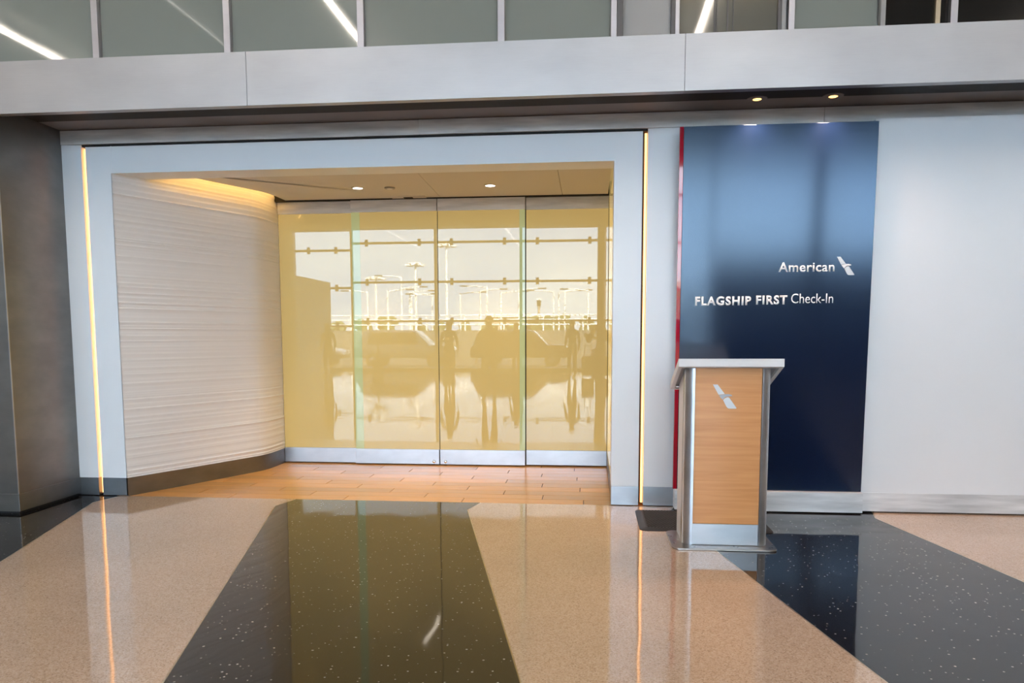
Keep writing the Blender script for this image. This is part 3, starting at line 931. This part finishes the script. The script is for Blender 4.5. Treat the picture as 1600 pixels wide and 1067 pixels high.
# suitcase
s = empty('suitcase', (-.05, -15.3, 0))
G().box((-.2, -.13, .06), (.2, .13, .66)).build('shell', 'cloth_black', s, .04)
for xx in (-.10, .10): G().tube([(xx, .10, .64), (xx, .10, 1.0)], .009, 8).build('handle_tube', 'steel', s)
G().tube([(-.115, .10, 1.0), (.115, .10, 1.0)], .014, 8).build('handle', 'cloth_black', s)
for xx in (-.16, .16):
    for yy in (-.09, .09): G().lathe([(.030, -.012), (.032, 0), (.030, .012)], 14, axis='x', c=(xx, yy, .032)).build('wheel', 'tyre', s)
tag(s, 'black upright suitcase with raised handle', 'suitcase')


# potted palms
def palm(x, y, seed, lab):
    random.seed(seed)
    e = empty('potted_palm', (x, y, 0))
    G().lathe([(.17, 0), (.24, .42), (.26, .45), (.22, .45), (.21, .40)], 20).build('pot', 'clay_pot', e, smooth=True)
    G().tube([(0, 0, .40), (.01, .01, .9), (0, 0, 1.25)], [.04, .035, .02], 8).build('stem', 'bark', e, smooth=True)
    for i in range(16):
        a = i*2.4+random.random()*.4; L = random.uniform(.45, .75); el = random.uniform(.2, 1.2)
        g = G(); vs = []
        for t in range(6):
            q = t/5; r_ = L*q*math.cos(el*.7); z = 1.22+L*q*math.sin(el)-.35*q*q
            w_ = .045*math.sin(math.pi*min(.98, q*.9+.08))
            for s_ in (-1, 1): vs.append((r_*math.cos(a)-s_*w_*math.sin(a), r_*math.sin(a)+s_*w_*math.cos(a), z+abs(s_)*0))
        fs = [(2*t, 2*t+1, 2*t+3, 2*t+2) for t in range(5)]
        vs2 = [(p_[0], p_[1], p_[2]-.004) for p_ in vs]
        g.add(vs, fs); g.add(vs2, [q[::-1] for q in fs])
        g.build('leaf', 'leaf_dark', e)
    tag(e, lab, 'plant')


palm(-4.95, -17.6, 1, 'potted palm in a dark pot near the person in olive')
palm(-7.7, -18.2, 2, 'potted palm in a dark pot near the service core')

# ------------------------------------------------------------------ outside
struct(box('floor_kerbside', (-60, -24, -.2), (60, YW-.2, -.02), 'concrete'), 'concrete pavement outside the hall windows', 'pavement')
struct(box('floor_road', (-120, -40, -.35), (120, -24, -.15), 'asphalt'), 'asphalt drop off road outside the hall', 'road')
struct(box('floor_ground', (-500, -900, -.5), (500, -40, -.25), 'ground'), 'open ground beyond the road', 'ground')


def car(x, y, paint, kind, lab, face=1):
    e = empty('car', (x, y, -.15), 0 if face > 0 else math.pi)
    if kind == 'suv':
        L, W_, prof, cab = 4.7, 1.88, [(-2.35, .45), (-2.35, .95), (-2.2, 1.05), (2.0, 1.05), (2.33, .85), (2.35, .45)], [(-2.25, 1.04), (-2.0, 1.68), (-1.7, 1.76), (.3, 1.76), (.6, 1.70), (1.25, 1.04)]
    else:
        L, W_, prof, cab = 4.6, 1.8, [(-2.3, .40), (-2.3, .85), (-2.1, .95), (1.3, .95), (2.1, .80), (2.3, .65), (2.3, .40)], [(-1.9, .94), (-1.15, 1.40), (-.8, 1.47), (.1, 1.47), (.4, 1.41), (1.2, .94)]
    g = G(); w_ = W_/2
    n_ = len(prof)
    g.prism(prof, 'y', -w_, w_)
    n_ = len(cab); vs = []
    for s_ in (-1, 1):
        for (a, b_) in cab: vs.append((a, s_*(w_-.04-(b_-cab[0][1])*.22), b_))
    g.add(vs, [tuple(range(n_)), tuple(range(2*n_-1, n_-1, -1))]+[(i, i+n_, (i+1) % n_+n_, (i+1) % n_) for i in range(n_)])
    g.build('body', paint, e, .05, True)
    zb_, zt_ = cab[0][1]+.06, cab[2][1]-.12
    for s_ in (-1, 1):
        for xa, xb in ((cab[0][0]+.55, -.45), (-.38, cab[-1][0]-.52)):
            def yy(z): return s_*(w_-.04-(z-cab[0][1])*.22+.006)
            ins = .18
            vs = [(xa, yy(zb_), zb_), (xb, yy(zb_), zb_), (xb-(ins if xb > 0 else 0), yy(zt_), zt_), (xa+(ins if xa < -1 else 0), yy(zt_), zt_)]
            vs += [(a, b_-s_*.02, c_) for a, b_, c_ in vs]
            G().add(vs, [(0, 1, 2, 3), (7, 6, 5, 4), (0, 4, 5, 1), (1, 5, 6, 2), (2, 6, 7, 3), (3, 7, 4, 0)]).build('side_window', 'car_glass', e)
    for xx in (-L*.31, L*.31):
        for s_ in (-1, 1):
            g = G().lathe([(.22, -.11), (.32, -.10), (.34, -.06), (.34, .06), (.32, .10), (.22, .11)], 20, axis='y', c=(xx, s_*(w_-.08), .34)); wh = g.build('wheel', 'tyre', e, smooth=True)
            G().lathe([(.19, -.02), (.20, .0), (.06, .02)], 14, axis='y', c=(xx, s_*(w_+.025), .34)).build('hub', 'steel', wh, smooth=True)
    for s_ in (-1, 1):
        G().box((L/2-.06, s_*w_*.72-.16, .62), (L/2+.005, s_*w_*.72+.16, .76)).build('headlamp', 'eye', e, .02)
        G().box((-L/2-.006, s_*w_*.76-.12, .68), (-L/2+.05, s_*w_*.76+.12, .84)).build('tail_lamp', 'sign_red', e, .02)
    tag(e, lab, 'car')


car(-14.2, -27.2, 'car_grey', 'sedan', 'dark grey saloon car parked at the kerb beyond the service core')
car(-8.7, -27.0, 'car_white', 'suv', 'white tall car parked at the kerb')
car(-3.2, -27.2, 'car_black', 'suv', 'black tall car parked at the kerb')
car(2.4, -27.1, 'car_blue', 'sedan', 'navy saloon car parked at the kerb')
car(8.0, -27.1, 'car_grey', 'suv', 'dark grey tall car parked at the kerb')

# raised road with white railing
rd = struct(box('floor_raised_road', (-120, -62, -.25), (60, -48, 1.75), 'concrete'), 'raised concrete roadway beyond the drop off road', 'road')
e = empty('railing', (-30, -48.3, 1.751))
for z in (.42, .78, 1.12): G().tube([(-60, 0, z), (60, 0, z)], .05, 8).build('rail', 'white_paint', e)
pg = G().box((-.05, -.05, 0), (.05, .05, 1.16)).build('post', 'white_paint', e); pg.location = (-59, 0, 0)
for i in range(1, 41):
    c_ = pg.copy(); C.objects.link(c_); c_.location = (-59+i*2.95, 0, 0); c_.parent = e
tag(e, 'white pipe railing along the raised road', 'railing')


# lamp posts
def lamp_post(x, y, h, arm, lab, grp):
    e = empty('lamp_post', (x, y, -.25))
    G().tube([(0, 0, 0), (0, 0, h)], [.11, .07], 10).build('pole', 'white_paint', e, smooth=True)
    G().lathe([(.3, 0), (.3, .25), (.2, .3)], 12).build('footing', 'concrete', e)
    G().tube([(0, 0, h-.12), (arm*1.2, 0, h+.05), (arm*2.6, 0, h+.1)], .06, 8).build('arm', 'white_paint', e, smooth=True)
    G().box((arm*2.6-.45, -.16, h+.02), (arm*2.6+.45, .16, h+.16)).build('lamp_head', 'dark_mullion', e, .03)
    tag(e, lab, 'lamp post', grp)


for i, (x, h) in enumerate(((-24.66, 6.3), (-22.84, 6.5), (-21.67, 6.9), (-21.0, 8.0), (-20.5, 6.4), (-19.66, 5.9), (-17.7, 6.0), (-14.8, 6.25), (-12.1, 6.4), (-11.6, 6.9), (-9.7, 6.1), (-7.9, 6.5), (-4.1, 6.4), (-3.4, 6.2), (-2.8, 6.35), (-.2, 6.3))):
    lamp_post(x, -75-(i*37 % 5)*.9, h+.25, 1 if i % 3 else -1, 'white lamp post with side arm in the open ground', 'white lamp posts beyond the raised road')


def mast(x, y, h, lab):
    e = empty('light_mast', (x, y, -.25))
    G().tube([(0, 0, 0), (0, 0, h)], [.19, .12], 12).build('pole', 'white_paint', e, smooth=True)
    G().lathe([(.95, h-.1), (1.0, h-.05), (.95, h), (.3, h+.1)], 16).build('ring', 'white_paint', e)
    for i in range(8):
        a = i*math.pi/4
        G().box((1.05*math.cos(a)-.25, 1.05*math.sin(a)-.25, h-.35), (1.05*math.cos(a)+.25, 1.05*math.sin(a)+.25, h-.12)).build('floodlight', 'white_paint', e)
    tag(e, lab, 'light mast')


mast(-27.9, -90, 9.3, 'shorter high mast with a ring of floodlights')
mast(-22.6, -90, 11.0, 'taller high mast with a ring of floodlights')
mast(-18.5, -90, 13.4, 'tallest high mast with a ring of floodlights')

# trees
def tree(x, y, h, seed):
    random.seed(seed)
    e = empty('tree', (x, y, -.25))
    G().tube([(0, 0, 0), (.1, 0, h*.35), (0, .1, h*.6)], [.28, .2, .1], 8).build('trunk', 'bark', e, smooth=True)
    bm = bmesh.new()
    for i in range(9):
        a = random.uniform(0, 6.28); r_ = random.uniform(0, h*.28); z = random.uniform(.38, .82)*h
        R_ = h*random.uniform(.14, .24)
        res = bmesh.ops.create_icosphere(bm, subdivisions=2, radius=R_, matrix=Matrix.Translation((r_*math.cos(a), r_*math.sin(a), z)))
        for v in res['verts']:
            v.co += mnoise.noise_vector(v.co*2.2)*R_*.45
    me = bpy.data.meshes.new('crown'); bm.to_mesh(me); bm.free(); me.materials.append(M['leaf_mid'])
    o = bpy.data.objects.new('crown', me); C.objects.link(o); o.parent = e
    tag(e, 'rounded green tree at the edge of the open ground', 'tree', 'distant row of trees')


random.seed(3)
for i in range(20):
    tree(-62+i*4.1+random.uniform(-1, 1), -116+random.uniform(-6, 6), random.uniform(3.6, 5.6), 30+i)

# control tower and low building
tp_ = on_y(842, 465, 2*1.72+620)
e = empty('control_tower', (tp_.x, -620, -.25)); th_ = tp_.z+.25
G().lathe([(1.1, 0), (.9, th_*.72), (1.2, th_*.78)], 16).build('shaft', 'brick_tan', e)
G().lathe([(1.2, th_*.78), (1.7, th_*.82), (1.8, th_*.93), (1.6, th_*.935)], 16).build('cab', 'car_glass', e)
G().lathe([(1.9, th_*.936), (1.9, th_*.96), (.6, th_)], 16).build('roof', 'white_paint', e)
tag(e, 'far control tower with a glazed cab', 'tower')
e = empty('low_building', (-18, -200, -.25))
G().box((-9, -6, 0), (9, 6, 6.6)).build('wall', 'brick_tan', e)
G().box((-9.4, -6.4, 6.61), (9.4, 6.4, 7.4)).build('roof', 'white_paint', e)
for i in range(6): G().box((-8+i*2.8, 6.01, 2.5), (-6.2+i*2.8, 6.06, 4.8)).build('window', 'car_glass', e)
tag(e, 'low tan building with a pale flat roof', 'building')
